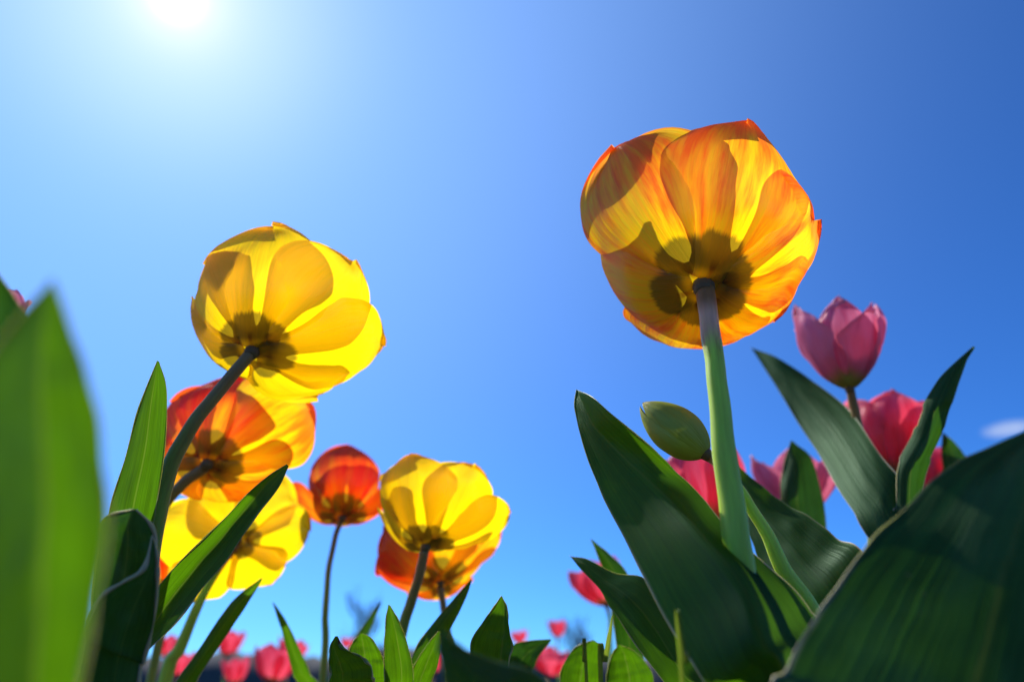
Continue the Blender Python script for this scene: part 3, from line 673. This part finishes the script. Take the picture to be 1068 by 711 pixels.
leaf((416, 800, .29), 'upright pointed dark green blade beside the small yellow tulip stem',
     [(405, 630, 407, 631, .295, 0, 0), (402, 650, 416, 648, .294, 1, 3, .6), (401, 675, 425, 672, .293, 1, 4, .6), (401, 705, 431, 703, .292, 1, 5, .6), (402, 760, 430, 760, .291, 1, 5)], seed=30)
leaf((440, 800, .31), 'dark blade slanting up right across the low orange tulip stem',
     [(491, 604, 492, 605, .34, 0, 0), (467, 632, 484, 627, .336, 1, 1), (445, 658, 472, 650, .332, 1, 2), (430, 682, 460, 674, .328, 1, 3), (424, 712, 450, 708, .324, 1, 3), (424, 760, 448, 760, .32, 1, 3)], 'leaf', 31)
leaf((440, 800, .28), 'short light green blade low in front of the dark slanting one',
     [(457, 658, 459, 658, .30, 0, 0), (444, 674, 460, 674, .30, 0, 0), (432, 694, 456, 694, .30, 0, 0), (426, 715, 449, 715, .30, 0, 0), (425, 760, 445, 760, .30, 0, 0)], 'leaf', 32)
leaf((520, 900, .12), 'wide blurred dark leaf lying close along the bottom edge',
     [(459, 656, 462, 657, .140, 0, 0), (458, 676, 480, 673, .138, 0, 4), (462, 700, 515, 689, .135, 0, 8), (475, 730, 562, 703, .132, 0, 12), (495, 770, 590, 740, .13, 0, 12), (510, 830, 590, 830, .128, 0, 8)], 'leaf', 33)
leaf((515, 800, .27), 'folded green leaf with a tan twisted tip standing alone against the sky',
     [(523, 621, 524, 622, .285, 0, 0), (513, 636, 529, 638, .284, 2, -2, .8), (502, 650, 532, 658, .283, 3, -4, .8), (492, 669, 533, 676, .282, 4, -5, .78), (488, 692, 531, 695, .281, 4, -5, .78), (490, 740, 528, 740, .28, 4, -4, .75)], seed=34, keel=.8, rimr=.0005, dry=M['rim'])
leaf((540, 800, .36), 'dark leaf bent over to the right below a tiny far red tulip',
     [(574, 666, 575, 667, .37, 0, 0), (550, 668, 562, 684, .37, 2, -3), (535, 672, 556, 700, .37, 3, -4), (528, 688, 558, 718, .37, 3, -4), (528, 740, 556, 750, .37, 2, -3)], 'leaf_thick', 35)
leaf((605, 800, .33), 'rounded dark leaf under the leaning red tulip',
     [(619, 667, 621, 668, .34, 0, 0), (598, 676, 626, 674, .34, 2, 2), (588, 692, 628, 690, .339, 3, 3), (584, 712, 626, 712, .338, 3, 3), (586, 750, 622, 750, .337, 3, 3)], seed=36)
leaf((660, 800, .33), 'dark leaf with a pale arched edge at the foot of the pointed tips',
     [(645, 672, 647, 672, .34, 0, 0), (638, 684, 664, 680, .34, 2, 2), (634, 700, 676, 694, .339, 3, 3), (632, 720, 682, 712, .338, 3, 3), (636, 760, 676, 760, .337, 3, 3)], seed=37)
leaf((760, 850, .25), 'dark twisted leaf with a sunlit pale shoulder, left of the broad folded leaf',
     [(594, 579, 596, 580, .330, 0, 0), (606, 593, 615, 584, .322, 0, 4), (624, 614, 642, 598, .312, 0, 10), (644, 644, 672, 604, .300, 0, 20), (666, 677, 700, 632, .288, 0, 22), (693, 712, 730, 690, .276, 0, 16), (735, 780, 770, 750, .266, 0, 10)], 'leaf', 38, keel=.5)
leaf((960, 950, .11), 'massive dark leaf with a tan rim filling the lower right corner',
     [(1112, 428, 1114, 428, .170, 0, 0), (1068, 451, 1122, 452, .166, 7, -2), (1020, 472, 1128, 496, .160, 12, -6), (976, 494, 1130, 550, .155, 16, -9, .6), (930, 541, 1128, 610, .150, 18, -11, .62), (890, 588, 1118, 670, .146, 18, -12, .64), (852, 640, 1105, 730, .142, 17, -12, .66), (822, 695, 1085, 790, .137, 15, -11, .66), (812, 780, 1050, 870, .132, 11, -8)],
     'leaf_thick', 39, wave=.0016, rimr=.0003)
def grass_blade(label, pts, w, seed):
    P = [at(*p) for p in pts]; base = Vector((P[-1].x, P[-1].y + .01, 0)); P.append(base)
    sp = catmull(P, 24); V, F, U = [], [], []
    for i, p in enumerate(sp):
        ww = w / 1000 * min(1, .12 + i / 8)
        for j, s in enumerate((-1, 0, 1)):
            V.append(p + RT * s * ww * .5 + Vector((0, .0006 * (1 - abs(s)), 0))); U.append((j / 2, i / 24))
    for i in range(24):
        for j in range(2):
            a = i * 3 + j; F.append((a, a + 1, a + 4, a + 3))
    o = mesh_obj('grass_blade', V, F, U, M['grass'], None, base); tag(o, label, 'grass blade', 'grass blades between the leaves')
grass_blade('thin pale grass blade in front of the broad folded leaf', [(719, 677, .17), (716, 692, .17), (712, 715, .17)], 1.1, 1)
grass_blade('yellow green grass stalk rising beside the leaning red tulip stem', [(639, 640, .30), (636, 660, .30), (631, 690, .30), (627, 720, .30)], 2.2, 2)
grass_blade('short green grass blade left of the yellow green stalk', [(608, 674, .30), (609, 690, .30), (612, 715, .30)], 1.5, 3)
